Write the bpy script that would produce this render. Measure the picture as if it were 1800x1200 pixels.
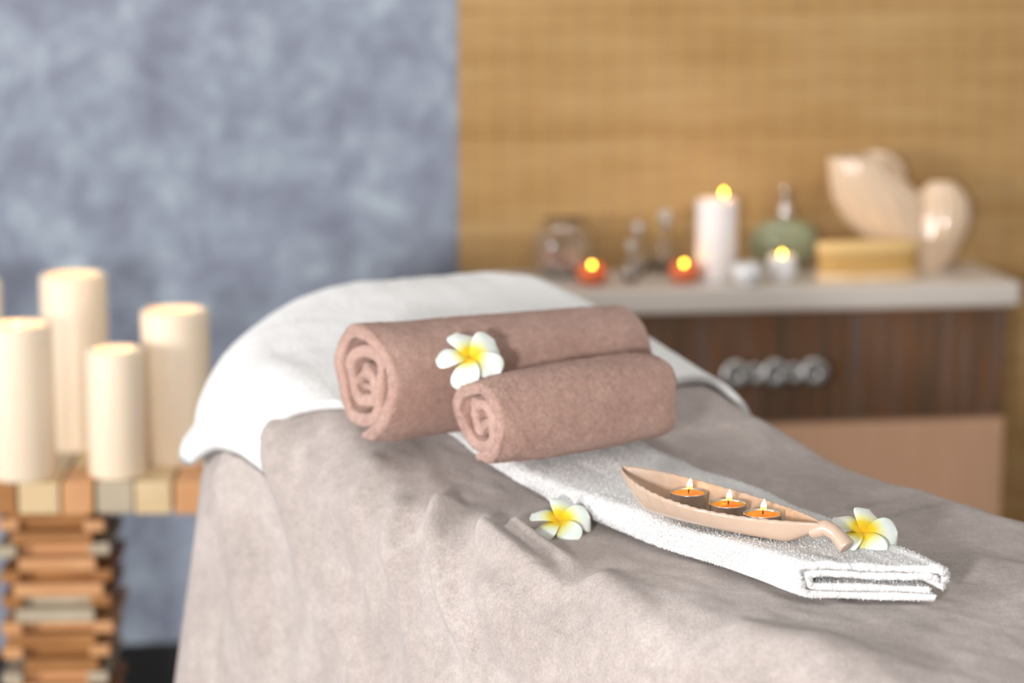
import bpy, bmesh, math, random
import numpy as np
from mathutils import Vector, Matrix
PI = math.pi
random.seed(7)
RNG = np.random.default_rng(11)
S = bpy.context.scene
for o in list(bpy.data.objects): bpy.data.objects.remove(o)
COL = S.collection

# ------------------------------------------------------------------ camera
cam_d = bpy.data.cameras.new('camera'); cam = bpy.data.objects.new('camera', cam_d); COL.objects.link(cam)
cam.location = (0, 0, 1.5); cam.rotation_euler = (math.radians(80), 0, 0)
cam_d.lens = 85; cam_d.sensor_width = 36; cam_d.clip_start = .05; cam_d.clip_end = 60
cam_d.dof.use_dof = True; cam_d.dof.focus_distance = 2.40; cam_d.dof.aperture_fstop = 2.7
S.camera = cam
# ------------------------------------------------------------------ world, lights, exposure
S.view_settings.view_transform = 'Standard'; S.view_settings.look = 'None'
S.view_settings.gamma = 1; S.view_settings.use_curve_mapping = False
S.view_settings.exposure = 0.0
w = bpy.data.worlds.new('world'); S.world = w; w.use_nodes = True
w.node_tree.nodes['Background'].inputs[0].default_value = (1.0, .97, .93, 1)
w.node_tree.nodes['Background'].inputs[1].default_value = .50
def area(name, loc, target, sx, sy, power, col=(1, 1, 1)):
    d = bpy.data.lights.new(name, 'AREA'); d.shape = 'RECTANGLE'; d.size = sx; d.size_y = sy
    d.energy = power; d.color = col
    o = bpy.data.objects.new(name, d); COL.objects.link(o); o.location = loc
    o.rotation_euler = (Vector(target)-Vector(loc)).to_track_quat('-Z', 'Y').to_euler()
    return o
area('window_light', (-3.9, .25, 1.12), (0, 2.9, .85), 1.1, .9, 165, (1, .98, .97))
area('upper_wall_fill', (.1, 3.75, 3.1), (.1, 4.6, 1.3), 3.0, .25, 20, (1, .98, .95))  # added fill without a known fixture, brightens the upper wall and bamboo
area('front_lamp', (-.58, -.35, 1.36), (.1, 3.6, .9), .2, .2, 66, (1, .97, .95))

# ------------------------------------------------------------------ materials
def mat(name, col=(.8, .8, .8), rough=.6, metal=0, **kw):
    m = bpy.data.materials.new(name); m.use_nodes = True
    b = m.node_tree.nodes['Principled BSDF']
    b.inputs['Base Color'].default_value = (*col, 1); b.inputs['Roughness'].default_value = rough
    b.inputs['Metallic'].default_value = metal
    for k, v in kw.items(): b.inputs[k.replace('_', ' ')].default_value = v
    return m, m.node_tree, b
def N(nt, t, **kw):
    n = nt.nodes.new(t)
    for k, v in kw.items():
        if k in n.inputs: n.inputs[k].default_value = v
        else: setattr(n, k, v)
    return n
def coord(nt, scale=(1, 1, 1), rot=(0, 0, 0)):
    tc = N(nt, 'ShaderNodeTexCoord'); mp = N(nt, 'ShaderNodeMapping')
    mp.inputs['Scale'].default_value = scale; mp.inputs['Rotation'].default_value = rot
    nt.links.new(tc.outputs['Object'], mp.inputs['Vector']); return mp.outputs[0]
def noise(nt, v, scale, detail=3, rough=.5, dist=0):
    n = N(nt, 'ShaderNodeTexNoise'); n.inputs['Scale'].default_value = scale
    n.inputs['Detail'].default_value = detail; n.inputs['Roughness'].default_value = rough; n.inputs['Distortion'].default_value = dist
    if v is not None: nt.links.new(v, n.inputs['Vector'])
    return n.outputs['Fac']
def ramp(nt, f, stops):
    r = N(nt, 'ShaderNodeValToRGB'); e = r.color_ramp.elements
    while len(e) < len(stops): e.new(.5)
    for el, (p, c) in zip(e, stops): el.position = p; el.color = (*c, 1)
    nt.links.new(f, r.inputs[0]); return r.outputs[0]
def bump(nt, b, f, strength=.3, dist=.002, prev=None):
    bp = N(nt, 'ShaderNodeBump'); bp.inputs['Strength'].default_value = strength; bp.inputs['Distance'].default_value = dist
    nt.links.new(f, bp.inputs['Height'])
    if prev is not None: nt.links.new(prev, bp.inputs['Normal'])
    nt.links.new(bp.outputs[0], b.inputs['Normal']); return bp.outputs[0]
def lin(r, g, b):
    f = lambda c: (c/255/12.92) if c/255 <= .04045 else ((c/255+.055)/1.055)**2.4
    return (f(r), f(g), f(b))
def grain(nt, v, c, sc, amt, sc2, amt2):   # fine light and dark fibres of the weave
    for k, a in ((sc, amt), (sc2, amt2)):
        mr = N(nt, 'ShaderNodeMapRange'); nt.links.new(noise(nt, v, k, 3, .7), mr.inputs[0])
        mr.inputs[1].default_value = .3; mr.inputs[2].default_value = .7; mr.inputs[3].default_value = 1-a; mr.inputs[4].default_value = 1+a
        mx = N(nt, 'ShaderNodeVectorMath', operation='SCALE'); nt.links.new(c, mx.inputs[0]); nt.links.new(mr.outputs[0], mx.inputs['Scale']); c = mx.outputs[0]
    return c
def terry(name, c1, c2, sc=420, strength=.9, dist=.0018, sheen=.35, fib=0):
    m, nt, b = mat(name, c1, .95)
    v = coord(nt)
    f = noise(nt, v, sc, 4, .75); big = noise(nt, v, 22, 4, .6)
    mixc = ramp(nt, big, [(.35, c2), (.65, c1)])
    if fib: mixc = grain(nt, v, mixc, 300, fib, 90, fib*.5)
    nt.links.new(mixc, b.inputs['Base Color'])
    n1 = bump(nt, b, f, strength, dist); bump(nt, b, noise(nt, v, 60, 3, .6), .35, .004, n1)
    b.inputs['Sheen Weight'].default_value = sheen; b.inputs['Sheen Roughness'].default_value = .45
    b.inputs['Specular IOR Level'].default_value = .15
    return m
M_white = terry('white_terry', (.89, .89, .89), (.87, .87, .87), 520, .5, .0014, .2)
M_rose = terry('rose_terry', lin(213, 176, 162), lin(202, 163, 149), 480, 1.0, .0022, .3, .14)
def blanket_mat():
    m, nt, b = mat('beige_plush', (.5, .45, .43), .9)
    v = coord(nt)
    v2 = coord(nt, (1, .25, .4), (0, 0, .6))
    mott = noise(nt, v, 9, 5, .62, .5)
    c = ramp(nt, mott, [(.32, lin(172, 161, 156)), (.52, lin(184, 173, 168)), (.7, lin(199, 189, 184))])
    c = grain(nt, v, c, 330, .17, 70, .10)
    nt.links.new(c, b.inputs['Base Color'])
    n1 = bump(nt, b, noise(nt, v, 300, 4, .8), .9, .0018)
    n2 = bump(nt, b, noise(nt, v2, 45, 4, .6, .8), .30, .004, n1)
    bump(nt, b, noise(nt, v, 14, 3, .5, .6), .35, .012, n2)
    b.inputs['Sheen Weight'].default_value = .4; b.inputs['Sheen Roughness'].default_value = .4
    b.inputs['Sheen Tint'].default_value = (1, .96, .95, 1)
    b.inputs['Specular IOR Level'].default_value = .15
    return m
M_blanket = blanket_mat()
def wood(name, c1, c2, rough=.5, sc=(3, 40, 3)):
    m, nt, b = mat(name, c1, rough)
    f = noise(nt, coord(nt, sc), 4, 5, .6, .6)
    nt.links.new(ramp(nt, f, [(.3, c1), (.7, c2)]), b.inputs['Base Color']); bump(nt, b, f, .2, .001)
    return m
def wall_mat():
    m, nt, b = mat('mottled_plaster', (.3, .33, .4), .75)
    v = coord(nt)
    f = noise(nt, v, 10, 8, .66, .25)
    c = ramp(nt, f, [(.32, lin(118, 123, 140)), (.47, lin(137, 145, 163)), (.56, lin(150, 160, 176)), (.70, lin(176, 190, 200))])
    nt.links.new(c, b.inputs['Base Color']); bump(nt, b, noise(nt, v, 40, 4, .6), .15, .003)
    return m
M_wall = wall_mat()
def bamboo_mat():
    m, nt, b = mat('bamboo_slats', (.5, .35, .15), .6)
    tc = N(nt, 'ShaderNodeTexCoord'); sep = N(nt, 'ShaderNodeSeparateXYZ'); nt.links.new(tc.outputs['Object'], sep.inputs[0])
    def m2(op, a, bb=None):
        k = N(nt, 'ShaderNodeMath', operation=op)
        for i, q in enumerate((a, bb)):
            if q is None: continue
            if isinstance(q, (int, float)): k.inputs[i].default_value = q
            else: nt.links.new(q, k.inputs[i])
        return k.outputs[0]
    zz = sep.outputs[2]; xx = sep.outputs[0]
    slat = m2('ABSOLUTE', m2('SINE', m2('MULTIPLY', zz, PI/.0042)))
    idx = m2('FLOOR', m2('MULTIPLY', zz, 1/.0042))
    wn = N(nt, 'ShaderNodeTexWhiteNoise', noise_dimensions='1D'); nt.links.new(idx, wn.inputs['W'])
    lo = noise(nt, coord(nt, (1.3, 1, 9)), 2.2, 5, .6)
    f = m2('ADD', m2('MULTIPLY', lo, .75), m2('MULTIPLY', wn.outputs['Value'], .25))
    c = ramp(nt, f, [(.28, lin(166, 127, 74)), (.5, lin(186, 147, 94)), (.72, lin(198, 164, 114))])
    thr = m2('GREATER_THAN', m2('COSINE', m2('MULTIPLY', xx, 2*PI/.053)), .985)
    mx = N(nt, 'ShaderNodeMix', data_type='RGBA'); nt.links.new(m2('MULTIPLY', thr, .45), mx.inputs[0])
    nt.links.new(c, mx.inputs[6]); mx.inputs[7].default_value = (*lin(222, 182, 96), 1)
    nt.links.new(mx.outputs[2], b.inputs['Base Color'])
    bump(nt, b, slat, .6, .0015)
    return m
M_bamboo = bamboo_mat()
M_black, _, _ = mat('black_paint', (.012, .012, .013), .45)
M_floor = wood('dark_floor', lin(92, 84, 80), lin(70, 64, 62), .5)
def wax(name, c, ss=1, sub=None):
    m, nt, b = mat(name, c, .45)
    b.inputs['Subsurface Weight'].default_value = 1; b.inputs['Subsurface Radius'].default_value = sub or (1, .6, .35)
    b.inputs['Subsurface Scale'].default_value = .012*ss
    return m
M_cream = wax('cream_wax', lin(240, 224, 202), .3)
M_whitewax = wax('white_wax', lin(240, 234, 232), .8)
M_orangewax, _, _b = mat('orange_wax', lin(250, 140, 12), .35)
_b.inputs['Subsurface Weight'].default_value = 1; _b.inputs['Subsurface Radius'].default_value = (1, .35, .05); _b.inputs['Subsurface Scale'].default_value = .012
M_alu, _, _ = mat('aluminium', (.62, .60, .58), .28, 1)
M_chrome, _, _ = mat('chrome', (.80, .80, .81), .16, 1)
M_wick, _, _ = mat('burnt_wick', (.02, .012, .008), .9)
def emis(name, c, s):
    m = bpy.data.materials.new(name); m.use_nodes = True; nt = m.node_tree
    nt.nodes.remove(nt.nodes['Principled BSDF'])
    e = N(nt, 'ShaderNodeEmission'); e.inputs[0].default_value = (*c, 1); e.inputs[1].default_value = s
    nt.links.new(e.outputs[0], nt.nodes['Material Output'].inputs[0]); return m
M_flame = emis('candle_flame', (1, .56, .05), 26)
def flame_grad():
    m = bpy.data.materials.new('flame_body'); m.use_nodes = True; nt = m.node_tree
    nt.nodes.remove(nt.nodes['Principled BSDF'])
    e = N(nt, 'ShaderNodeEmission'); tc = N(nt, 'ShaderNodeTexCoord'); sp = N(nt, 'ShaderNodeSeparateXYZ')
    nt.links.new(tc.outputs['Generated'], sp.inputs[0])
    nt.links.new(ramp(nt, sp.outputs[2], [(0, (1, .30, .02)), (.32, (1, .62, .16)), (.55, (1, .88, .55)), (1, (1, .80, .40))]), e.inputs[0])
    mr = N(nt, 'ShaderNodeMapRange'); nt.links.new(sp.outputs[2], mr.inputs[0]); mr.inputs[3].default_value = .8; mr.inputs[4].default_value = 5
    mr.inputs[2].default_value = .5
    nt.links.new(mr.outputs[0], e.inputs[1]); nt.links.new(e.outputs[0], nt.nodes['Material Output'].inputs[0]); return m
M_flame_near = flame_grad()
def ceramic(name, c, rough=.18, coat=.6):
    m, nt, b = mat(name, c, rough); b.inputs['Coat Weight'].default_value = coat; b.inputs['Coat Roughness'].default_value = .06
    return m
M_dish = ceramic('beige_glaze', lin(196, 171, 151), .35, .5)
M_shell = ceramic('shell_glaze', lin(230, 202, 172), .22, 1.0)
M_whitecer = ceramic('white_ceramic', (.85, .84, .84), .2)
M_green, _, _ = mat('green_glaze', lin(148, 154, 122), .3, 0, Coat_Weight=.5)
M_glass, _, _ = mat('clear_glass', (1, 1, 1), .02, 0, Transmission_Weight=1.0, IOR=1.55)
M_orglass, _, _ = mat('orange_glass', (1, .35, .14), .12, 0, Transmission_Weight=.55, IOR=1.3)
M_liquid, _, _ = mat('bottle_cork_glass', (.9, .9, .92), .15, 0, Transmission_Weight=.7)
def petal_mat():
    m, nt, b = mat('frangipani_petal', (.9, .9, .86), .5)
    tc = N(nt, 'ShaderNodeTexCoord'); ln = N(nt, 'ShaderNodeVectorMath', operation='LENGTH'); nt.links.new(tc.outputs['Object'], ln.inputs[0])
    nz = noise(nt, tc.outputs['Object'], 90, 2, .5)
    ad = N(nt, 'ShaderNodeMath', operation='MULTIPLY_ADD'); nt.links.new(nz, ad.inputs[0]); ad.inputs[1].default_value = .004; nt.links.new(ln.outputs['Value'], ad.inputs[2])
    mr = N(nt, 'ShaderNodeMapRange'); nt.links.new(ad.outputs[0], mr.inputs[0]); mr.inputs[1].default_value = 0; mr.inputs[2].default_value = .034
    c = ramp(nt, mr.outputs[0], [(0, (.80, .30, .0)), (.34, (.93, .50, .0)), (.50, (.93, .64, .02)), (.66, (.88, .84, .45)), (.82, (.90, .89, .84))])
    nt.links.new(c, b.inputs['Base Color'])
    b.inputs['Subsurface Weight'].default_value = .5; b.inputs['Subsurface Scale'].default_value = .003
    return m
M_petal = petal_mat()
M_brush, _nt, _b = mat('sisal_bristle', lin(226, 182, 108), .85)
_f = noise(_nt, coord(_nt), 260, 3, .7); _nt.links.new(ramp(_nt, _f, [(.35, lin(200, 150, 78)), (.65, lin(232, 192, 122))]), _b.inputs['Base Color']); bump(_nt, _b, _f, 1, .004)
M_brushwood = wood('pale_beech', lin(236, 208, 168), lin(222, 188, 146), .5)
M_counter, _, _ = mat('pale_worktop', lin(206, 197, 188), .28)
def plank_mat():
    m, nt, b = mat('weathered_planks', (.1, .06, .04), .5)
    tc = N(nt, 'ShaderNodeTexCoord'); mp = N(nt, 'ShaderNodeMapping'); mp.inputs['Scale'].default_value = (30, 1, 1.4)
    nt.links.new(tc.outputs['Object'], mp.inputs[0])
    f = noise(nt, mp.outputs[0], 1.6, 6, .65, .2)
    c = ramp(nt, f, [(.28, lin(52, 42, 30)), (.42, lin(88, 68, 50)), (.52, lin(112, 72, 40)), (.58, lin(106, 84, 72)), (.75, lin(60, 52, 46))])
    nt.links.new(c, b.inputs['Base Color']); return m
M_plank = plank_mat()
M_peach = wood('peach_wood', lin(206, 160, 128), lin(216, 174, 142), .4, (30, 1, 1))
M_wa = wood('walnut_block', lin(172, 118, 62), lin(146, 94, 44), .5)
M_wb = wood('sand_block', lin(218, 194, 152), lin(204, 176, 132), .5)
M_wc = wood('orange_block', lin(214, 160, 112), lin(200, 144, 94), .5)
M_wd = wood('grey_block', lin(190, 176, 152), lin(172, 158, 134), .5)
M_wdark = wood('dark_joint', lin(110, 78, 46), lin(88, 60, 34), .6)
M_stone = [mat('shell_pebble', lin(230, 200, 180), .4)[0], mat('rose_pebble', lin(205, 150, 130), .4)[0], mat('pale_pebble', lin(240, 228, 218), .4)[0]]

# ------------------------------------------------------------------ object helpers
def link(name, me, m=None, parent=None, loc=None, smooth=True):
    o = bpy.data.objects.new(name, me); COL.objects.link(o)
    if m: me.materials.append(m)
    if smooth: me.shade_smooth()
    if parent: o.parent = parent
    if loc is not None: o.location = loc
    return o
def tag(o, label, cat, group=None):
    o['label'] = label; o['category'] = cat
    if group: o['group'] = group
    return o
def thing(name, label, cat, loc=(0, 0, 0), rz=0, group=None):
    o = bpy.data.objects.new(name, None); o.empty_display_size = .02; COL.objects.link(o); o.location = loc; o.rotation_euler = (0, 0, rz)
    return tag(o, label, cat, group)
def npmesh(name, co, faces):
    me = bpy.data.meshes.new(name)
    co = np.asarray(co, dtype=np.float32).reshape(-1, 3); faces = np.asarray(faces, dtype=np.int32)
    n = faces.shape[1]
    me.vertices.add(len(co)); me.vertices.foreach_set('co', co.ravel())
    me.loops.add(faces.size); me.loops.foreach_set('vertex_index', faces.ravel())
    me.polygons.add(len(faces)); me.polygons.foreach_set('loop_start', np.arange(0, faces.size, n, dtype=np.int32))
    me.update(calc_edges=True); me.validate(); return me
def gridfaces(a, b, wrapa=False, wrapb=False, flip=False):
    ia = np.arange(a if wrapa else a-1); ib = np.arange(b if wrapb else b-1)
    A, B = np.meshgrid(ia, ib, indexing='ij'); A2 = (A+1) % a; B2 = (B+1) % b
    f = np.stack([A*b+B, A2*b+B, A2*b+B2, A*b+B2], -1).reshape(-1, 4)
    return f[:, ::-1] if flip else f
def grid(name, co, m, parent=None, **kw):   # co (a,b,3)
    loc = kw.pop('loc', None)
    return link(name, npmesh(name, co, gridfaces(co.shape[0], co.shape[1], **kw)), m, parent, loc)
def lathe(name, prof, m, parent=None, loc=None, seg=48, smooth=True):
    a = np.linspace(0, 2*PI, seg, endpoint=False); p = np.array(prof, float)
    co = np.stack([p[:, 0:1]*np.cos(a), p[:, 0:1]*np.sin(a), np.repeat(p[:, 1:2], seg, 1)], -1)
    me = npmesh(name, co, gridfaces(len(p), seg, wrapb=True, flip=True))
    bm = bmesh.new(); bm.from_mesh(me); bmesh.ops.remove_doubles(bm, verts=bm.verts, dist=1e-6)
    bmesh.ops.recalc_face_normals(bm, faces=bm.faces); bm.to_mesh(me); bm.free()
    return link(name, me, m, parent, loc, smooth)
def boxbm(bm, c, d, rot=None, bev=0):
    r = bmesh.ops.create_cube(bm, size=1); vs = r['verts']
    mt = Matrix.Translation(c) @ (rot.to_4x4() if rot else Matrix.Identity(4)) @ Matrix.Diagonal((*d, 1))
    bmesh.ops.transform(bm, matrix=mt, verts=vs)
    if bev:
        es = list({e for v in vs for e in v.link_edges})
        bmesh.ops.bevel(bm, geom=es, offset=bev, segments=2, affect='EDGES', profile=.6)
def box(name, c, d, m, parent=None, bev=.002, rot=None, loc=None):
    bm = bmesh.new(); boxbm(bm, c, d, rot, bev); me = bpy.data.meshes.new(name); bm.to_mesh(me); bm.free()
    return link(name, me, m, parent, loc, smooth=False)
def tubeco(path, rad, seg=12):
    P = np.array(path, float); r = np.broadcast_to(np.array(rad, float), (len(P),))
    T = np.gradient(P, axis=0); T /= np.linalg.norm(T, axis=1)[:, None]
    up = np.array([0, 0, 1.]); out = []
    for i in range(len(P)):
        s = np.cross(T[i], up); 
        if np.linalg.norm(s) < .05: s = np.cross(T[i], [1, 0, 0])
        s /= np.linalg.norm(s); n = np.cross(s, T[i])
        a = np.linspace(0, 2*PI, seg, endpoint=False)
        out.append(P[i]+r[i]*(np.cos(a)[:, None]*s+np.sin(a)[:, None]*n))
    return np.array(out)
def joinco(name, parts, m, parent=None, loc=None):   # parts: list of (co(a,b,3), wrapa, wrapb)
    vs, fs, k = [], [], 0
    for co, wa, wb in parts:
        vs.append(co.reshape(-1, 3)); fs.append(gridfaces(co.shape[0], co.shape[1], wa, wb)+k); k += co.shape[0]*co.shape[1]
    return link(name, npmesh(name, np.concatenate(vs), np.concatenate(fs)), m, parent, loc)
def vnoise(x, y, seed=0, oct=3):   # cheap smooth 2D noise from sines
    r = np.random.default_rng(seed); out = 0; amp = 1; fr = 1
    for k in range(oct):
        for j in range(4):
            a, ph = r.uniform(0, 2*PI, 2); q = fr*r.uniform(.7, 1.3)
            out = out+amp*np.sin((x*np.cos(a)+y*np.sin(a))*q*2*PI+ph)*.35
        amp *= .5; fr *= 2.1
    return out
def tufts(co, faces, n, size, lift, seed=0, keep=None):   # short terry loops standing on a surface: small tilted quads
    r = np.random.default_rng(seed); co = co.reshape(-1, 3)
    if keep is not None: faces = faces[keep(co[faces].mean(1))]
    q = co[faces]; n1 = np.cross(q[:, 2]-q[:, 0], q[:, 3]-q[:, 1]); ar = np.linalg.norm(n1, axis=1); ok = ar > 1e-12
    q, n1, ar = q[ok], n1[ok], ar[ok]; cdf = np.cumsum(ar); i = np.searchsorted(cdf, r.random(n)*cdf[-1]); i = np.minimum(i, len(q)-1)
    a, b = r.random((n, 1)), r.random((n, 1)); Q = q[i]
    p = Q[:, 0]*(1-a)*(1-b)+Q[:, 1]*a*(1-b)+Q[:, 2]*a*b+Q[:, 3]*(1-a)*b; nn = n1[i]/ar[i][:, None]
    t1 = np.cross(nn, r.normal(size=(n, 3))); t1 /= np.linalg.norm(t1, axis=1)[:, None]; t2 = np.cross(nn, t1)
    sz = size*r.uniform(.6, 1.3, (n, 1)); ti = r.uniform(.1, .55, (n, 1))
    d1 = t1*np.cos(ti)+nn*np.sin(ti); p = p+nn*lift*r.random((n, 1))
    w_ = sz*.38
    v = np.stack([p-t2*w_, p+t2*w_, p+d1*sz+t2*w_*.6, p+d1*sz-t2*w_*.6], 1).reshape(-1, 3)
    return v, np.arange(4*n).reshape(-1, 4)
def addtufts(me, co, faces, *a, **k):
    v, f = tufts(co, faces, *a, **k); n0 = len(me.vertices); l0 = len(me.loops); p0 = len(me.polygons)
    t = npmesh('t', v, f); bm = bmesh.new(); bm.from_mesh(me); bm.from_mesh(t); bm.to_mesh(me); bm.free(); bpy.data.meshes.remove(t)
def copy_tree(o, parent=None):
    c = o.copy(); COL.objects.link(c); c.parent = parent
    for ch in list(o.children): copy_tree(ch, c)
    return c
def glow(loc, power, parent=None, r=.004, col=(1, .55, .2)):
    d = bpy.data.lights.new('flame_light', 'POINT'); d.energy = power; d.color = col; d.shadow_soft_size = r
    o = bpy.data.objects.new('flame_light', d); COL.objects.link(o); o.location = loc
    if parent: o.parent = parent
    return o
def flame_prof(h, r):
    r = r*1.15; h = h*1.05
    return [(0, 0), (r*.55, h*.06), (r*.9, h*.18), (r, h*.32), (r*.86, h*.5), (r*.55, h*.72), (r*.22, h*.9), (0, h)]

# ------------------------------------------------------------------ the room
WA = math.atan(.1405)      # the back wall is turned a little against the view
def wallpt(x, off=0, z=0): return Vector((x, .1405*x+4.595, z))+Vector((math.sin(WA), -math.cos(WA), 0))*off
def struct(o): o['kind'] = 'structure'; return o
me = box('wall_back', (0, .05, 1.35), (6.4, .10, 2.7), M_wall, bev=0); me.location = wallpt(0); me.rotation_euler = (0, 0, WA); struct(me)
o = box('floor', (0, 2.0, -.05), (7, 7, .1), M_floor, bev=0); struct(o)
o = box('baseboard_back', (-1.6, -.008, .058), (3.0, .016, .116), M_black, bev=.002); o.location = wallpt(0); o.rotation_euler = (0, 0, WA); struct(o)
o = box('bamboo_panel', (0, 0, 0), (1.9, .012, 2.64), M_bamboo, bev=.001); o.location = wallpt(-.102+.95*math.cos(WA), .0065, 1.33); o.rotation_euler = (0, 0, WA)
tag(o, 'large golden bamboo slat panel covering the right side of the wall', 'wall panel')

# ------------------------------------------------------------------ massage table surface  (s along the table towards its head, u across)
AX = np.array([-.559, .829]); RX = np.array([.829, .559]); TANG = math.atan2(.559, .829)
def W(s, u, z): return np.stack([AX[0]*s+RX[0]*u, AX[1]*s+RX[1]*u, z+0*s], -1)
KS = np.array([0, 1.9, 2.02, 2.1, 2.2, 2.3, 2.42, 2.55, 2.70, 2.8, 3.4]); KZ = np.array([.858, .858, .860, .864, .882, .904, .934, .966, .992, 1.0, 1.004])
_ss = np.linspace(0, 3.4, 3401); _zz = np.interp(_ss, KS, KZ); _k = np.hanning(121); _k /= _k.sum()
_zp = np.convolve(np.pad(_zz, 60, mode='edge'), _k, 'valid')
def zt(s): return np.interp(s, _ss, _zp)
S0, S1, U0, U1, RR = .95, 2.85, 1.352, 1.93, .075
def ridge(s, u, a, b, wd, h, sharp=1.):
    a = np.array(a); b = np.array(b); d = b-a; L = np.dot(d, d)
    t = np.clip(((s-a[0])*d[0]+(u-a[1])*d[1])/L, 0, 1)
    dd = np.hypot(s-a[0]-t*d[0], u-a[1]-t*d[1])
    return h*(1-.75*t)*np.exp(-(dd/wd)**2)
def wrap(s, u, off=0., wrinkle=True, flare=.05, floor=.012, tip=0.):
    RC = np.where(u < 1.70, .31, .12); cs = np.clip(s, S0+RC, S1-RC); cu = np.clip(u, U0+RC, U1-RC)
    es, eu = s-cs, u-cu; m = np.hypot(es, eu); ms = np.maximum(m, 1e-9); es, eu = es/ms, eu/ms
    r = RR+off; flat = RC-RR; arc = r*PI/2
    th = np.clip((m-flat)/r, 0, PI/2); down = np.maximum(m-flat-arc, 0)
    hor = np.minimum(m, flat)+r*np.sin(th)
    per = s*np.abs(eu)+u*np.abs(es)+.0
    corner = (np.abs(es*eu)*2)**2
    fold = (np.sin(per*2*PI/.23+1.1)*.010+np.sin(per*2*PI/.13+.4)*.005)*np.clip(down/.35, 0, 1)
    an = np.degrees(np.arctan2(np.abs(eu), np.abs(es))); dk = np.clip(down/.34, 0, 1.6)**.9
    fold = fold+dk*(.022*np.exp(-((an-54)/13.)**2)-.030*np.exp(-((an-76)/7.)**2)*(m > RC*.9)*(an < 89.5)-.02*np.exp(-((an-30)/10.)**2))
    hor = hor+flare*down**1.2+fold*np.where(wrinkle, 1, .35)+tip*np.clip(down/.09, 0, 1.4)*np.exp(-((an-58)/17.)**2)
    S_, U_ = cs+es*hor, cu+eu*hor
    q_ = np.clip((s-2.45)/.32, 0, 1); q_ = q_*q_*(3-2*q_)
    z = zt(np.clip(S_, S0, S1))-.060*q_*np.clip((1.64-np.clip(U_, U0, U1))/.30, 0, 1)**1.5+off-r*(1-np.cos(th))-down
    if wrinkle:
        z = z+.003*vnoise(s*3.2, u*3.2, 3, 4)*(th < 1.2)
        h = 0
        for a, b, wd, hh in BUMPS: h = h+ridge(s, u, a, b, wd*.85, hh*1.7)
        h = h+.0035*vnoise(s*5, u*7, 9, 3)*np.exp(-((u-1.32)/.07)**2)+.0025*vnoise(s*3+u*3, u*1.5, 19, 3)*np.clip((1.3-u)/.1, 0, 1)
        z = z+h*np.cos(th); S_ = S_+h*np.sin(th)*es; U_ = U_+h*np.sin(th)*eu
        for a, b, dep in SEAMS:
            g = ridge(s, u, a, b, .0035, 1.)/(1.) ; z = z-dep*np.minimum(g*2.2, 1)*np.cos(th); U_ = U_-dep*np.minimum(g*2.2, 1)*np.sin(th)*eu
    z = np.maximum(z, floor)
    return S_, U_, z
BUMPS = [((2.135, 1.352), (2.02, 1.24), .020, .019), ((2.045, 1.352), (1.90, 1.335), .015, .017), ((2.035, 1.378), (1.93, 1.372), .011, .011),
         ((2.20, 1.325), (2.10, 1.15), .020, .008), ((2.28, 1.34), (2.22, 1.20), .03, .006), ((1.86, 1.36), (1.74, 1.33), .025, .007), ((1.99, 1.30), (1.86, 1.20), .03, .008),
         ((2.45, 1.30), (2.15, .95), .035, .010), ((2.55, 1.22), (2.35, .80), .04, .012), ((2.30, 1.20), (2.0, .75), .03, .008),
         ((1.62, 1.36), (1.45, 1.42), .04, .008), ((1.75, 1.68), (1.45, 1.75), .05, .006), ((2.35, 1.78), (2.1, 1.70), .03, .005), ((2.22, 1.86), (2.02, 1.72), .02, .004)]
SEAMS = [((1.945, 1.345), (1.985, 1.30), .0035), ((1.985, 1.30), (2.005, 1.22), .0035), ((2.005, 1.22), (2.0, .70), .0035), ((1.88, 1.70), (1.90, 1.95), .003), ((1.935, 1.72), (1.935, 1.95), .003)]
def axisgrid(lo, hi, d0, d1, fine, coarse):
    return np.unique(np.round(np.concatenate([np.arange(lo, d0, coarse), np.arange(d0, d1, fine), np.arange(d1, hi+coarse, coarse)]), 5))
sg = axisgrid(.14, 3.72, 1.30, 2.98, .0035, .02); ug = axisgrid(.50, 2.72, .80, 1.99, .0035, .02)
SS, UU = np.meshgrid(sg, ug, indexing='ij')
s_, u_, z_ = wrap(SS, UU)
Pb = W(s_, u_, z_); me = npmesh('blanket', Pb, gridfaces(*Pb.shape[:2]))
near = lambda c: (c[:, 1] < 2.85) & (c[:, 1] > 1.75) & (c[:, 2] > .45) & (c[:, 0] > -.45)
addtufts(me, Pb, gridfaces(*Pb.shape[:2]), 330000, .0016, .0005, 8, near)
o = link('blanket', me, M_blanket)
tag(o, 'beige plush blanket draped over the massage table with wrinkles along its edge', 'blanket')
# the table under it
t = thing('massage_table', 'massage table hidden under the beige blanket', 'massage table', (0, 0, 0))
sg2 = np.linspace(S0-.12, S1+.12, 120); ug2 = np.linspace(U0-.12, U1+.12, 60); SS, UU = np.meshgrid(sg2, ug2, indexing='ij')
s_, u_, z_ = wrap(SS, UU, -.016, False, 0); grid('padded_top', W(s_, u_, z_), M_wdark, t)
for ss in (1.15, 2.6):
    for uu in (1.45, 1.76):
        p = W(np.array(ss), np.array(uu), 0.); box('leg', (0, 0, .385), (.05, .05, .77), M_wdark, t, rot=None, loc=(p[0], p[1], 0))

# ------------------------------------------------------------------ white towel over the head of the table
sg = np.arange(2.35, 2.885, .003); ug = np.arange(1.245, 2.12, .003); SS, UU = np.meshgrid(sg, ug, indexing='ij')
edge = .012*vnoise(UU*2.2, UU*0, 5, 2); fr = np.clip((2.80-SS)/.4, 0, 1); SSw = SS+edge*fr+.10*np.clip((1.47-UU)/.17, 0, 1)**1.3*fr-.05*np.clip((UU-1.75)/.3, 0, 1)*fr
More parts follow.
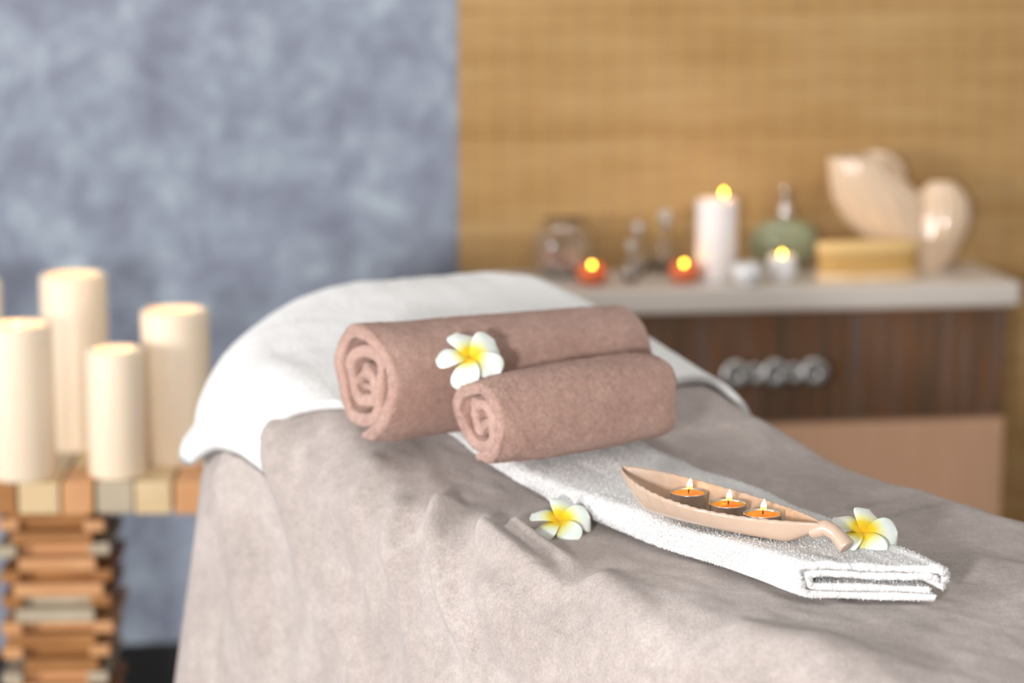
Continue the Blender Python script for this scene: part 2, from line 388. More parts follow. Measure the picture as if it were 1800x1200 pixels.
# the corner hanging at the head is rounded off a little
ds, du = np.maximum(SSw-2.54, 0), np.maximum(1.65-UU, 0); mm_ = np.maximum(np.hypot(ds, du), 1e-6)
bd = np.minimum(.345/np.maximum(ds/mm_, 1e-4), .405/np.maximum(du/mm_, 1e-4)); tg = np.minimum(bd, .345+.06*du/mm_+.025)
kf = np.where((ds > 0) & (du > 0), 1+(tg/bd-1)*np.clip(mm_/.3, 0, 1), 1)
SSx = np.where(kf < 1, 2.54+ds*kf, SSw); UUx = np.where(kf < 1, 1.65-du*kf, UU)
top = []
for off in (.014, .0045):
    s_, u_, z_ = wrap(SSx, UUx, off, False, .12, .012, .068)
    P = W(s_, u_, z_); P[..., 2] += .0018*vnoise(SS*4, UU*4, 21, 3); top.append(P)
top[0] += RNG.normal(0, .0003, top[0].shape)
n0, n1 = SS.shape
vs = np.concatenate([top[0].reshape(-1, 3), top[1].reshape(-1, 3)]); f = gridfaces(n0, n1); F = [f, f[:, ::-1]+n0*n1]
loop = [(i, 0) for i in range(n0)]+[(n0-1, j) for j in range(1, n1)]+[(i, n1-1) for i in range(n0-2, -1, -1)]+[(0, j) for j in range(n1-2, 0, -1)]
ids = np.array([i*n1+j for i, j in loop]); nx = np.roll(ids, -1); F.append(np.stack([ids, ids+n0*n1, nx+n0*n1, nx], -1))
o = link('bath_towel', npmesh('bath_towel', vs, np.concatenate(F)), M_white)
tag(o, 'large white terry towel spread over the raised head of the massage table', 'towel')

# ------------------------------------------------------------------ folded white runner towel
def polyarc(pts):   # resample a polyline after corner cutting
    P = np.array(pts, float)
    for _ in range(3):
        Q = [P[0]]
        for a, b in zip(P[:-1], P[1:]): Q += [a*.75+b*.25, a*.25+b*.75]
        Q.append(P[-1]); P = np.array(Q)
    d = np.r_[0, np.cumsum(np.hypot(*np.diff(P, axis=0).T))]; q = np.arange(0, d[-1], .0018)
    return np.stack([np.interp(q, d, P[:, 0]), np.interp(q, d, P[:, 1])], 1)
cl = polyarc([(.92, .085), (.6, .10), (.2, .095), (.03, .10), (.0, .25), (-.01, .55), (.005, .84), (.06, .90), (.3, .885), (.6, .875), (.85, .895), (.955, .88), (1.0, .76), (1.0, .55), (.985, .42),
              (.955, .42), (.95, .56), (.93, .665), (.8, .665), (.5, .655), (.2, .665), (.085, .67), (.05, .60), (.045, .42), (.07, .33), (.15, .315), (.5, .31), (.8, .315), (.87, .31)])
cl[:, 0] *= .168; 
HS = .036; cl[:, 1] *= HS
tn = np.gradient(cl, axis=0); tn /= np.linalg.norm(tn, axis=1)[:, None]; nrm = np.stack([-tn[:, 1], tn[:, 0]], 1); TH = .0034
q = np.linspace(0, 1, len(cl)); endr = np.sqrt(np.clip(1-(np.clip(np.minimum(q, 1-q)*len(cl)*.0018/.003, 0, 1)-1)**2, .05, 1))
outl = np.concatenate([cl+nrm*TH*endr[:, None], (cl-nrm*TH*endr[:, None])[::-1]])
sr = np.arange(0, 1.0001, .0026); pr = outl[:, 0]; hr = outl[:, 1]; relp = pr/.168
SQ, PQ = np.meshgrid(sr, relp, indexing='ij'); HQ = np.broadcast_to(hr, SQ.shape)
Send = 2.345; s_start = 1.682-.085*PQ+.0025*np.sin(PQ*9+HQ*300)
Sg = s_start+(Send-s_start)*SQ
wid = np.interp(Sg, [1.6, 1.75, 2.0, 2.4], [.104, .140, .182, .190]); kk = np.interp(Sg, [1.6, 1.95, 2.2, 2.4], [1.0, .92, .55, .36])
Ug = 1.466+PQ*wid+.0025*vnoise(Sg*5, HQ*20, 31, 2)
base = zt(Sg)+.0022*0
sag = -.0035*np.clip(1-np.abs(Sg-1.88)/.12, 0, 1)*np.clip(HQ/HS, 0, 1)
wav = (.0011*vnoise(PQ*2.2, np.arange(len(hr))[None]/260., 41, 3)*np.exp(-((Sg-1.62)/.12)**2)+.0013*vnoise(Sg*4+PQ*.6, PQ*1.5, 33, 3)+.0016*np.sin(PQ*6+1)*np.exp(-((Sg-1.65)/.06)**2))*np.clip(HQ/HS, 0, 1)
Zg = base+.0045+HQ*kk+sag+wav
P = W(Sg, Ug, Zg)+RNG.normal(0, .00012, SQ.shape+(3,))
n0, n1 = SQ.shape
me_f = gridfaces(n0, n1, wrapb=True)
me = npmesh('runner_towel', P, me_f)
bm = bmesh.new(); bm.from_mesh(me); bm.verts.ensure_lookup_table()
h = n1//2
for r0 in (0, n0-1):
    for i in range(h-1):
        a, b, c, d = r0*n1+i, r0*n1+i+1, r0*n1+(n1-2-i), r0*n1+(n1-1-i)
        if len({a, b, c, d}) == 4:
            try: bm.faces.new([bm.verts[k] for k in (a, b, c, d)])
            except ValueError: pass
bmesh.ops.recalc_face_normals(bm, faces=bm.faces); bm.to_mesh(me); bm.free()
sgn = -1 if np.cross(P[60, 301]-P[60, 300], P[61, 300]-P[60, 300])[2]*1 > 9 else 1
def outward(co, faces, cen):   # orient quads away from an axis point function
    q = co.reshape(-1, 3)[faces]; nn = np.cross(q[:, 2]-q[:, 0], q[:, 3]-q[:, 1]); c = q.mean(1); fl = np.einsum('ij,ij->i', nn, c-cen(c)) < 0
    f = faces.copy(); f[fl] = f[fl][:, ::-1]; return f
def rcen(c):
    s = c@np.array([AX[0], AX[1], 0]); u = 1.466+.5*np.interp(s, [1.6, 1.75, 2.0, 2.4], [.104, .140, .182, .190])
    k = c.copy(); uu = c@np.array([RX[0], RX[1], 0]); uc = np.clip(uu, u-.045, u+.045); k[:, 0] = AX[0]*s+RX[0]*uc; k[:, 1] = AX[1]*s+RX[1]*uc; k[:, 2] = zt(s)+.017*np.interp(s, [1.6, 1.95, 2.2, 2.4], [1.0, .92, .55, .36]); return k
def skin(c):   # only the outer faces of the stack
    k = rcen(c); s = c@np.array([AX[0], AX[1], 0]); d = np.abs(c-k); hk = .034*np.interp(s, [1.6, 1.95, 2.2, 2.4], [1.0, .92, .55, .36])
    return ((c[:, 2]-zt(s)) > hk*.93) | (np.hypot(d[:, 0], d[:, 1]) > .026) | (s < 1.69)
addtufts(me, P, outward(P, me_f, rcen), 150000, .0013, .0006, 3, skin)
o = link('folded_towel', me, M_white)
tag(o, 'long narrow white terry towel folded in layers, lying under the leaf dish', 'towel')

# ------------------------------------------------------------------ rolled rose towels
def roll(name, label, p0, p1, R, turns, th, seed, squash, rot0, cw=1, endr_=1.):
    p0 = Vector(p0); p1 = Vector(p1); L = (p1-p0).length
    n = int(turns*110); phi = np.linspace(0, turns*2*PI, n)
    pitch = (R-.006)/turns; rc = R-th/2-pitch*(turns-phi/(2*PI))
    tk = np.clip(1-(phi[-1]-phi)/1.0, 0, 1); rc = rc-pitch*(.5 if seed == 12 else .2)*tk*tk*(3-2*tk)
    rc = np.maximum(rc, .003)
    # cross section loop of the ribbon (along axis x, across thickness y)
    nl = 70; rx = np.linspace(0, 1, nl); capn = 8
    loop = [(x, 1.) for x in rx]+[(1+0j, 0)]*0
    xs = list(rx*L); ys = [1.]*nl; hs = th*.5
    for k in range(1, capn): a = PI/2-PI*k/capn; xs.append(L+hs*.8*math.cos(a)); ys.append(math.sin(a))
    xs += list(rx[::-1]*L); ys += [-1.]*nl
    for k in range(1, capn): a = -PI/2-PI*k/capn; xs.append(hs*.8*math.cos(a)); ys.append(math.sin(a))
    xs = np.array(xs); ys = np.array(ys)
    PH, X = np.meshgrid(phi, xs, indexing='ij'); RCm = rc[:, None]; Y = np.broadcast_to(ys, PH.shape)
    endw = .0045*vnoise(PH*.35, PH*0+seed, seed, 2)*np.where(X < L/2, -1, 1)*(np.abs(X/L-.5)*2)**6
    endw = endw+np.where(X < L/2, 1, -1)*(1-RCm/R)*.010*(np.abs(X/L-.5)*2)**6
    tail = np.clip((phi[-1]-PH)/.25, .6, 1)*np.clip(PH/.3, .3, 1)
    wob = .0016*vnoise(PH*.45, X*3+seed, seed+3, 3)*np.clip(RCm/.03, .3, 1)
    near = np.exp(-np.minimum(np.abs(X), np.abs(L-X))/.012)
    rr = RCm+wob+Y*(th*.5*(.97-(.20*near)))*tail+near*.0022*np.sin(PH*3.1+seed)
    bulge = 1+.03*np.sin(PI*np.clip(X/L, 0, 1))+.015*vnoise(X*4, PH*0, seed+8, 2)
    ang = cw*PH+rot0
    ca, sa = np.cos(ang), np.sin(ang)
    pn = (np.abs(ca)**2.3+np.abs(sa)**2.3)**(-1/2.3)
    tap = 1-(1-endr_)*np.clip(X/L, 0, 1); y = rr*ca*pn*bulge*tap; z = rr*sa*pn*squash*bulge*tap
    z = np.maximum(z, -R*squash*.975*tap)
    co = np.stack([X+endw, y, z], -1)+RNG.normal(0, .00028, X.shape+(3,))
    me = npmesh(name, co, gridfaces(*X.shape, wrapb=True))
    bm = bmesh.new(); bm.from_mesh(me); bm.verts.ensure_lookup_table(); m1 = X.shape[1]
    for r0 in (0, X.shape[0]-1):
        for i in range(nl-1):
            j = 2*nl-2-i-1+capn; a, b, c, d = r0*m1+i, r0*m1+i+1, r0*m1+(nl+capn-1+nl-1-i-1), r0*m1+(nl+capn-1+nl-1-i)
            try: bm.faces.new([bm.verts[k] for k in (a, b, c, d)])
            except ValueError: pass
    bmesh.ops.recalc_face_normals(bm, faces=bm.faces); bm.to_mesh(me); bm.free()
    ff = gridfaces(*X.shape, wrapb=True); lastf = ff[ff.min(1) >= (X.shape[0]-115)*X.shape[1]]
    cen = lambda c: np.stack([np.clip(c[:, 0], .012, L-.012), c[:, 1]*0, c[:, 2]*0], 1)
    addtufts(me, co, outward(co, lastf, cen), 80000, .0012, .0006, seed, None)
    d = (p1-p0).normalized(); rz = math.atan2(d.y, d.x); ry = -math.asin(d.z)
    o = link(name, me, M_rose); o.location = p0; o.rotation_euler = (0, ry, rz)
    return tag(o, label, 'towel', 'rose towels rolled up on the white towel')
roll('rolled_towel', 'larger dusty rose towel roll, the rear one of the two', (-.168, 2.662, .984), (.132, 2.884, .978), .073, 3.3, .0195, 4, 1.0, 4.55-6.6*PI+6*PI, 1, .90)
roll('rolled_towel', 'smaller dusty rose towel roll lying in front of the larger roll', (-.040, 2.593, .955), (.158, 2.730, .958), .0575, 2.7, .0185, 12, .97, 4.6-5.4*PI+6*PI, 1, 1.05)

# ------------------------------------------------------------------ frangipani flowers
def flower(label, loc, tilt, spin, size, seed):
    t = thing('frangipani_flower', label, 'flower', loc, 0, 'white and yellow frangipani flowers')
    t.rotation_euler = tilt
    r = random.Random(seed)
    for k in range(5):
        a = np.linspace(0, 1, 22); b = np.linspace(-1, 1, 17); A, B = np.meshgrid(a, b, indexing='ij')
        L = size*r.uniform(.94, 1.04); wmax = size*.53
        wd = wmax*1.10*(A**.75*.94+.06)*np.sqrt(np.clip(1.02-A**5, 0, 1))
        x = L*A+.0*B; y = wd*B+size*.10*A*(1-A)*2
        cup = size*(.50*A-.60*A**2.3)*r.uniform(.85, 1.1)
        z = cup-size*.16*(B**2)*A**1.5+size*.20*B*A*(1-.3*A)*1.3+size*.02
        th = 2*PI*k/5+spin+r.uniform(-.06, .06); c, s = math.cos(th), math.sin(th)
        co = np.stack([x*c-y*s, x*s+y*c, z+size*.18], -1)
        o = grid('petal', co, M_petal, t); md = o.modifiers.new('t', 'SOLIDIFY'); md.thickness = .0007; md.offset = 0
    return t

# ------------------------------------------------------------------ leaf dish
DA = -PI/4
dish = thing('leaf_dish', 'beige glazed leaf shaped ceramic dish holding three tealights', 'dish', (.114, 2.45, .8985), DA)
Lb = .262
def halfw(t): return np.maximum(.0085*np.clip((t-.8)/.15, 0, 1), 1)*0+np.maximum(.0068*np.clip((t-.8)/.15, 0, 1), .0445*np.sin(PI*np.clip(t, 0, 1)**.92)**.72*(1-.10*t))
def rimz(t): return .0205+.017*(1-t)**2.4-.001*np.sin(PI*t)+.003*t**3
tt = np.linspace(.002, 1, 200); vv = np.linspace(-1, 1, 61); T, V = np.meshgrid(tt, vv, indexing='ij')
def dishsurf(T, V, inner):
    hw = halfw(T); rz_ = rimz(T); endk = np.clip(np.minimum(T/.22, (1-T)/.16), 0, 1); endk = endk*endk*(3-2*endk)
    zb = (1-endk)*(rz_-.006)*.9+.0                      # keel rises at both ends
    prof = np.abs(V)**3.3; z = zb+(rz_-zb)*prof; y = hw*np.sign(V)*np.abs(V)**.8
    rib = .0011*np.abs(np.sin((T*24+np.abs(V)*2.2)*PI))*np.clip(np.abs(V)*1.5, 0, 1)*endk
    y = y*(1+.012*np.sin(T*2*PI*12)*np.abs(V)**4)
    if inner: z = z+.0035*(1-.75*np.abs(V)**6)+rib; y = y*(1-.0032/np.maximum(hw, .0045)*.9)
    else: y = y*(1+rib*6)
    return np.stack([T*Lb, y, z], -1)
outer = dishsurf(T, V, False); inner = dishsurf(T, V, True)
r1 = np.stack([inner[:, 0], inner[:, 0]*.5+outer[:, 0]*.5+[0, -.0002, .0012], outer[:, 0]], 1)
r2 = np.stack([outer[:, -1], inner[:, -1]*.5+outer[:, -1]*.5+[0, .0002, .0012], inner[:, -1]], 1)
full = np.concatenate([inner[:, ::-1], r1[:, 1:2], outer, r2[:, 1:2]], 1)
me = npmesh('bowl', full, gridfaces(*full.shape[:2], wrapb=True))
bm = bmesh.new(); bm.from_mesh(me); bm.verts.ensure_lookup_table(); nn = full.shape[1]
for r0 in (0, full.shape[0]-1): bm.faces.new([bm.verts[r0*nn+i] for i in range(nn)])
bmesh.ops.recalc_face_normals(bm, faces=bm.faces); bm.to_mesh(me); bm.free()
link('bowl', me, M_dish, dish)
sp = np.array([(.252, 0, .0145), (.257, 0, .0165), (.262, 0, .0190), (.266, 0, .0208), (.275, 0, .0185), (.284, 0, .013), (.292, .0, .0065)])
q = np.linspace(0, 6, 25); sp = np.stack([np.interp(q, range(7), sp[:, i]) for i in range(3)], 1)
rad = np.interp(q, [0, 2, 3, 4.5, 6], [.0070, .0080, .0078, .0074, .0086])
tc_ = tubeco(sp, rad, 20); tc_[..., 1] = tc_[..., 1]*np.interp(q, [0, 2, 4, 6], [1.3, 1.0, .9, 1.0])[:, None]
c0_ = np.repeat(tc_[-1:].mean(1, keepdims=True), 20, 1); in0 = (tc_[-1:]*.88+c0_*.12)+[.0008, 0, 0]
tc_ = np.concatenate([np.repeat(tc_[:1].mean(1, keepdims=True), 20, 1), tc_, in0, c0_+[.0006, 0, 0]], 0)
joinco('stem', [(tc_, False, True)], M_dish, dish)

# tealights
def tealight(label, loc, group='lit orange tealights in the leaf dish'):
    t = thing('tealight', label, 'tealight', loc, 0, group)
    R = .0187
    lathe('metal_cup', [(0, 0), (R-.001, 0), (R-.0004, .0006), (R-.0002, .0145), (R+.0003, .0150), (R+.0005, .0156), (R, .0160), (R-.0008, .0156), (R-.0012, .0148), (R-.0014, .001), (0, .001)], M_alu, t, seg=64)
    lathe('wax', [(0, .0012), (R-.0016, .0012), (R-.0015, .0142), (R-.0022, .0141), (R-.004, .0136), (.006, .0134), (.002, .0137), (0, .0138)], M_orangewax, t, seg=48)
    pw = [(0, 0, .0132), (.0001, 0, .0155), (.0004, 0, .0178), (.0009, 0, .0196)]
    joinco('wick', [(tubeco(pw, .0007, 8), False, True)], M_wick, t)
    fl = lathe('flame', flame_prof(.0118, .0027), M_flame_near, t, (.0006, 0, .0178), seg=20); fl.rotation_euler = (0, .10, 0)
    glow((.0006, 0, .0265), .045, t, .003)
    return t
def dishpt(l, z, w=0.): return (.114+(l+w)*.7071, 2.45-(l-w)*.7071, z)
TL = 'lit orange tealights in the leaf dish'
zf = .8985+.0075
tl = tealight('lit orange tealight nearest the pointed tip of the leaf dish', dishpt(.083, zf, .010))
for l, w_, lab in ((.143, .001, 'lit orange tealight in the middle of the row in the leaf dish'), (.193, -.006, 'lit orange tealight nearest the stem of the leaf dish')):
    c = copy_tree(tl); c.location = dishpt(l, zf, w_); c['label'] = lab; c.rotation_euler = (0, 0, .35*l*9)

flower('white and yellow frangipani flower resting on the larger rose towel roll', (-.046, 2.632, 1.014), (.8, -.12, .15), .5, .038, 1)
flower('white and yellow frangipani flower on the beige blanket beside the folded white towel', (.050, 2.475, .867), (.55, -.05, 0), 1.35, .0335, 2)
flower('white and yellow frangipani flower behind the stem of the leaf dish', (.342, 2.292, .902), (.62, .02, 0), 1.25, .0335, 3)

# ------------------------------------------------------------------ stool with pillar candles
ZT = .645
stool = thing('side_table', 'low side table of mixed wooden blocks carrying five cream candles', 'side table', (-.62, 3.78, 0), .05)
cols = [M_wb, M_wc, M_wd, M_wa, M_wb, M_wc, M_wd]
core = box('tabletop', (0, 0, ZT-.026), (.78, .33, .036), M_wdark, stool, bev=.002)
bx = -.39; k = 0
while bx < .385:
    wdt = random.choice((.052, .060, .066)); rows = ((-.175, -.06), (-.06, .06), (.06, .175))
    for j, (y0, y1) in enumerate(rows):
        hgt = .049+random.uniform(-.001, .003)
        box('block', (bx+wdt/2+random.uniform(-.002, .002), (y0+y1)/2, ZT-hgt/2), (wdt-.004, y1-y0-.003, hgt), cols[(k+j*2) % 7], stool, bev=.003)
    bx += wdt; k += 1
rr = random.Random(3)
z = ZT-.053; lay = 0
mats = [M_wa, M_wc, M_wa, M_wd, M_wc]
while z > .04:
    offx = -.103+rr.uniform(-.012, .010)
    for yy in (-.085, .0, .09):
        box('leg_stick', (offx, yy+rr.uniform(-.003, .003), z-.011), (.132+rr.uniform(-.02, .01), .042, .021), mats[(lay*2) % 5], stool, bev=.003)
    for xx in (-.074, .068):
        box('leg_stick', (-.103+xx+rr.uniform(-.006, .006), .0, z-.0315), (.032, .20+rr.uniform(-.02, .02), .019), mats[(lay*2+1) % 5], stool, bev=.003)
    box('leg_stick', (-.103, -.06, z-.0315), (.11, .045, .019), mats[(lay) % 5], stool, bev=.003)
    z -= .0415; lay += 1
box('foot', (-.103, 0, z/2+.001), (.2, .24, max(z-.002, .01)), M_wa, stool, bev=.003)

def pillar(label, x, y, z, R, H, m, flame_z, group, gp=.28, fl=M_flame, fx=0):
    t = thing('pillar_candle', label, 'candle', (x, y, z), 0, group)
    d = .020 if flame_z else .034
    lathe('wax_body', [(0, 0), (R-.003, 0), (R-.001, .002), (R, .006), (R, H-.008), (R-.0015, H-.003), (R-.005, H-.0005), (R-.009, H-.001), (R-.013, H-.006), (R-.018, H-d), (R*.4, H-d-.004), (0, H-d-.004)], m, t, seg=64)
    zz = H-d-.004
    joinco('wick', [(tubeco([(fx, 0, zz), (fx, 0, zz+.006), (fx+.001, 0, zz+.012)], .0011, 8), False, True)], M_wick, t)
    lathe('flame', flame_prof(.012, .003), fl, t, (fx, 0, zz+.008+flame_z), seg=20)
    if flame_z: 
        lathe('wick', [(.0009, zz), (.0011, zz), (.0011, zz+.010+flame_z), (0, zz+.011+flame_z)], M_wick, t, (fx, 0, 0), seg=8)
    glow((fx, 0, zz+.016+flame_z), gp, t, .005, (1, .5, .24))
    return t
G = 'cream pillar candles on the block table'
pillar('shortest cream pillar candle at the front of the block table', -.611, 3.660, ZT, .0445, .200, M_cream, 0, G)
pillar('cream pillar candle at front left of the block table with its flame showing', -.757, 3.650, ZT, .052, .240, M_cream, .004, G)
pillar('cream pillar candle nearest the massage table on the block table', -.531, 3.755, ZT, .0535, .246, M_cream, 0, G)
pillar('tallest cream pillar candle at the back of the block table', -.708, 3.860, ZT, .054, .287, M_cream, 0, G)
pillar('cream pillar candle cut off by the left edge of the photo', -.872, 3.840, ZT, .050, .280, M_cream, 0, G)

# ------------------------------------------------------------------ cabinet by the bamboo wall
CB = thing('cabinet', 'low cabinet with pale top, dark plank drawer and light wood base against the bamboo panel', 'cabinet', wallpt(.432, .014), WA)
# local x runs along the wall (0 = middle of the top), local -y towards the room
box('top', (0, -.140, .8075), (.955, .272, .045), M_counter, CB, bev=.008)
box('body', (0, -.132, .415), (.915, .235, .735), M_peach, CB, bev=.002)
dr = box('drawer', (0, -.2565, .678), (.913, .014, .204), M_plank, CB, bev=.0015)
box('drawer', (0, -.2565, .430), (.913, .014, .280), M_peach, CB, bev=.0015)
box('drawer', (0, -.2565, .165), (.913, .014, .238), M_peach, CB, bev=.0015)
box('plinth', (0, -.13, .024), (.88, .20, .046), M_wdark, CB, bev=.002)
parts = []
def torus(cx, cz, R, r, y, sz=1):
    a = np.linspace(0, 2*PI, 40, endpoint=False); b = np.linspace(0, 2*PI, 14, endpoint=False); A, B = np.meshgrid(a, b, indexing='ij')
    return (np.stack([cx+(R+r*np.cos(B))*np.cos(A), y+r*np.sin(B)*.7, cz+(R+r*np.cos(B))*np.sin(A)], -1), True, True)
hx, hz, hy = .012, .669, -.272
for k, (dx, R, r) in enumerate(((-.074, .0162, .0112), (-.037, .0120, .0085), (0, .0162, .0112), (.037, .0120, .0085), (.074, .0162, .0112))):
    parts.append(torus(hx+dx, hz-(0 if k % 2 == 0 else .002), R, r, hy-(.002 if k % 2 == 0 else -.002)))
joinco('handle', parts, mat('brushed_steel', (.5, .49, .48), .38, 1)[0], dr)['label'] = 'chrome handle of five linked rings'
ZC = .83
def gb(label, x, y, R):
    t = thing('glass_bowl', label, 'bowl', (x, y, ZC), 0)
    a = np.linspace(-PI/2+.45, PI/2-.62, 30); zc = R*math.sin(PI/2-.45)
    pr = [(0, 0)]+[(R*math.cos(q), zc+R*math.sin(q)) for q in a]
    r_in = R-.0025; pr += [(r_in*math.cos(q), zc+r_in*math.sin(q)) for q in a[::-1]]+[(0, .003)]
    lathe('globe', pr, M_glass, t, seg=56)
    r = random.Random(5); k = 0
    return t, zc
bowl, zc = gb('round clear glass bowl filled with pale shells at left end of cabinet', .096, 4.522, .062)
r = random.Random(5)
for i in range(34):
    for _ in range(60):
        th = r.uniform(0, 2*PI); zz = r.uniform(.010, .040); mr = math.sqrt(max(0, .0555**2-(zz-zc)**2))-.013
        if mr > 0: break
    q = mr*math.sqrt(r.random()); px, py = .096+q*math.cos(th), 4.522+q*math.sin(th)
    m = M_stone[i % 3]; a = r.uniform(.006, .010)
    bm = bmesh.new(); bmesh.ops.create_icosphere(bm, subdivisions=2, radius=1)
    for v in bm.verts:
        v.co *= 1+.12*math.sin(v.co.x*7+i)*math.cos(v.co.y*6)
        v.co = Vector((v.co.x*a*1.3, v.co.y*a, v.co.z*a*.75))
    me = bpy.data.meshes.new('shell'); bm.to_mesh(me); bm.free()
    o = link('shell', me, m, None, (px, py, ZC+zz)); o.rotation_euler = (r.uniform(-1, 1), r.uniform(-1, 1), r.uniform(0, 3))
    tag(o, 'small pale pink shell piled inside the round glass bowl', 'shell', 'small shells in the glass bowl')

def bottle(label, x, y, R, H, nk, top=True):
    t = thing('glass_bottle', label, 'bottle', (x, y, ZC), 0, 'small glass bottles on the cabinet')
    Hn = H*.62
    o = [(0, 0), (R*.92, 0), (R, .004), (R, Hn*.55), (R*.9, Hn*.72), (R*.45, Hn*.92), (nk, Hn), (nk, H*.76), (nk+.003, H*.775), (nk+.003, H*.80)]
    i = [(nk-.0015, H*.80), (nk-.0018, Hn), (R*.4, Hn*.90), (R*.84, Hn*.70), (R-.002, Hn*.54), (R-.002, .006), (0, .005)]
    lathe('bottle_body', o+i, M_glass, t, seg=40)
    lathe('stopper', [(0, H*.74), (nk-.0022, H*.74), (nk-.002, H*.805), (nk*.9, H*.82), (nk*1.35, H*.88), (nk*1.5, H*.93), (nk*1.1, H*.985), (0, H)], M_liquid, t, seg=32)
    return t
bottle('middle-sized glass bottle with stopper, left of the taller one', .238, 4.535, .022, .100, .007)
bottle('tallest clear glass bottle with round stopper behind the orange candle holders', .292, 4.570, .027, .118, .009)
bottle('smallest clear glass bottle, nearest the front edge of the cabinet', .220, 4.425, .014, .078, .006)

def holder(label, x, y, m, R, H, group=None):
    t = thing('candle_holder', label, 'candle holder', (x, y, ZC), 0, group)
    lathe('cup', [(0, 0), (R*.62, 0), (R*.85, H*.12), (R, H*.45), (R*.93, H*.85), (R*.84, H), (R*.78, H*.97), (R*.84, H*.8), (R*.9, H*.45), (R*.75, H*.2), (0, H*.16)], m, t, seg=40)
    lathe('wax', [(0, H*.17), (R*.70, H*.2), (R*.86, H*.45), (R*.82, H*.66), (0, H*.66)], M_orangewax if m is M_orglass else M_whitewax, t, seg=32)
    wk = .008 if m is M_orglass else .016
    lathe('wick', [(.001, H*.66), (.001, H*.66+wk), (0, H*.66+wk+.001)], M_wick, t, seg=8)
    fz = H*.66+(.006 if m is M_orglass else .014)
    lathe('flame', flame_prof(.011, .0028), M_flame, t, (0, 0, fz), seg=16)
    glow((0, 0, H*.66+.014), .04, t, .004)
    return t
HG = 'lit orange glass candle holders'
holder('lit orange glass candle holder in front of the glass bowl', .147, 4.408, M_orglass, .029, .036, HG)
holder('lit orange glass candle holder beside the white pillar candle', .319, 4.440, M_orglass, .027, .034, HG)
holder('white ceramic holder with lit candle in front of the green soap dispenser', .501, 4.448, M_whitecer, .029, .048)
pillar('white pillar candle with a bright flame on the cabinet', .382, 4.480, ZC, .0385, .150, M_whitewax, .022, None, .12, fx=.012)
lathe_ = thing('ceramic_pot', 'small empty white ceramic pot between the two white candles', 'pot', (.432, 4.395, ZC))
lathe('pot_body', [(0, 0), (.016, 0), (.024, .008), (.0285, .022), (.027, .036), (.023, .041), (.020, .040), (.024, .034), (.025, .022), (.02, .010), (0, .006)], M_whitecer, lathe_, seg=40)
t = thing('soap_dispenser', 'round flat sage green bottle with chrome pump top', 'soap dispenser', (.522, 4.598, ZC), WA)
th_ = np.linspace(0, 2*PI, 48, endpoint=False); pr = np.array([(0, 0), (.020, 0), (.030, .002), (.050, .016), (.066, .036), (.070, .052), (.066, .070), (.052, .086), (.034, .094), (.016, .098), (.012, .100), (0, .100)])
co = np.stack([pr[:, 0:1]*np.cos(th_), pr[:, 0:1]*.52*np.sin(th_), np.repeat(pr[:, 1:2], 48, 1)], -1)
joinco('bottle_body', [(co, False, True)], M_green, t)
lathe('pump_collar', [(0, .099), (.015, .099), (.016, .102), (.016, .118), (.012, .123), (.006, .126), (.006, .146), (.009, .148), (.010, .156), (.008, .160), (0, .161)], M_chrome, t, seg=32)
joinco('pump_spout', [(tubeco([(0, 0, .154), (.0, -.012, .155), (0, -.026, .153), (0, -.032, .148)], .0042, 12), False, True)], M_chrome, t)
# sisal brush
t = thing('massage_brush', 'oval pale wooden massage brush with dense yellow bristles lying on the cabinet', 'brush', (.665, 4.478, ZC), WA+.03)
def slab(name, L, Wd, z0, z1, m, bev, parent):
    a = np.linspace(0, 2*PI, 64, endpoint=False); e = 2.3
    c = np.sign(np.cos(a))*np.abs(np.cos(a))**(2/e); s = np.sign(np.sin(a))*np.abs(np.sin(a))**(2/e)
    lv = [(0, z0), (.96, z0), (1, z0+bev), (1, z1-bev), (.985, z1-bev*.4), (.95, z1), (0, z1)]
    co = np.array([np.stack([c*L/2*k if k < .9 else c*(L/2-(1-k)*Wd*.5), s*Wd/2*k, np.full(64, zz)], -1) for k, zz in lv])
    return joinco(name, [(co, False, True)], m, parent)
slab('wooden_back', .200, .075, .0, .014, M_brushwood, .004, t)
slab('bristles', .192, .068, .0135, .056, M_brush, .006, t); slab('woven_pad', .200, .074, .050, .069, mat('pale_sisal', lin(232, 196, 134), .9)[0], .009, t)
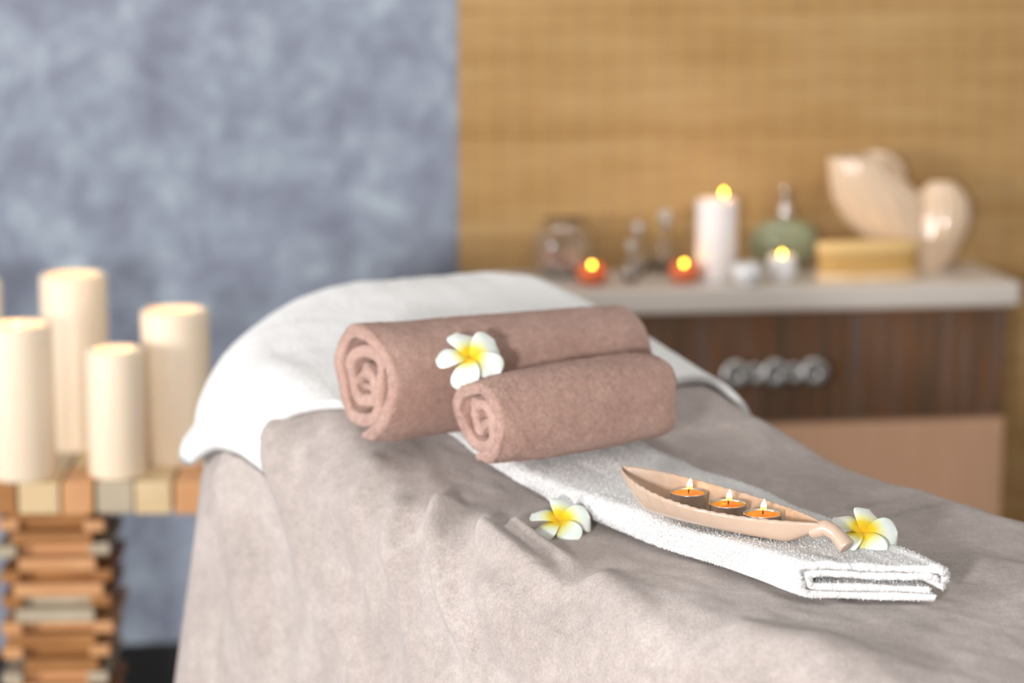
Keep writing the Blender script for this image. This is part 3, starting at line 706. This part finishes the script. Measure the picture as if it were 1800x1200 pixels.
# shell vase : two ribbed lobes rising from one foot
K = 1.078e-3
def lobe(rows, depth, ribs, openn, lean=0):
    # rows: (ypx, xl, xr) measured from the foot upwards
    rows = np.array(rows, float); z = (475-rows[:, 0])*K; xc = ((rows[:, 1]+rows[:, 2])/2-1628)*K; hw = (rows[:, 2]-rows[:, 1])/2*K
    zz = np.linspace(z[0], z[-1], 40)
    def sm(v): 
        f = np.interp(zz, z, v); k = np.hanning(7); k /= k.sum(); return np.convolve(np.pad(f, 3, mode='edge'), k, 'valid')
    X, Hw, D = sm(xc), sm(hw), sm(np.array(depth, float))
    a = np.linspace(0, 2*PI, 160, endpoint=False); prog = np.linspace(0, 1, 40)[:, None]
    rib = 1+.032*np.clip(prog*1.5, 0, 1)*np.cos(a*ribs)[None]
    co = np.stack([X[:, None]+Hw[:, None]*np.cos(a)*rib, D[:, None]*np.sin(a)*rib, zz[:, None]+0*a], -1)
    if openn:
        inn = co.copy(); cen = co.mean(1, keepdims=True); inn = cen+(co-cen)*np.clip(1-.005/np.maximum(Hw, .012), .5, .95)[:, None, None]; inn[..., 2] += .001
        co = np.concatenate([co, inn[::-1][:32]], 0); co[:, :, 2] += 0
        # back lip stands higher than the front
        top_w = np.clip((co[..., 2]-.13)/.09, 0, 1); co[..., 2] += 0*top_w
    cap0 = np.repeat(co[:1].mean(1, keepdims=True), 160, 1); cap1 = np.repeat(co[-1:].mean(1, keepdims=True), 160, 1)
    return (np.concatenate([cap0, co, cap1], 0), False, True)
t = thing('shell_vase', 'beige glazed seashell shaped vase with two ribbed lobes at the end of the cabinet', 'vase', (.795, 4.592, ZC), WA)
left = lobe([(475, 1586, 1658), (455, 1572, 1658), (440, 1548, 1645), (412, 1508, 1630), (385, 1478, 1624), (350, 1458, 1618), (325, 1451, 1596), (300, 1448, 1562), (273, 1445, 1543)],
            [.030, .034, .040, .046, .050, .052, .050, .046, .040], 14, True)
right = lobe([(475, 1590, 1660), (450, 1592, 1678), (420, 1594, 1694), (390, 1598, 1703), (360, 1602, 1702), (340, 1610, 1693), (325, 1622, 1680), (317, 1636, 1666)],
             [.030, .038, .044, .046, .042, .034, .024, .010], 16, False)
# curled back lip of the opening
lp = []
for q in np.linspace(0, 1, 14):
    lp.append(((1524+60*math.sin(q*PI/2)-1628)*K, .030-.012*q, (475-(270+46*(1-math.cos(q*PI/2))))*K))
lip = tubeco(lp, [.005+.006*math.sin(PI*min(1, q*1.0)) for q in np.linspace(0.05, .95, 14)], 16)
joinco('vase_body', [left, right], M_shell, t)
joinco('rim_lip', [(lip, False, True)], M_shell, t)
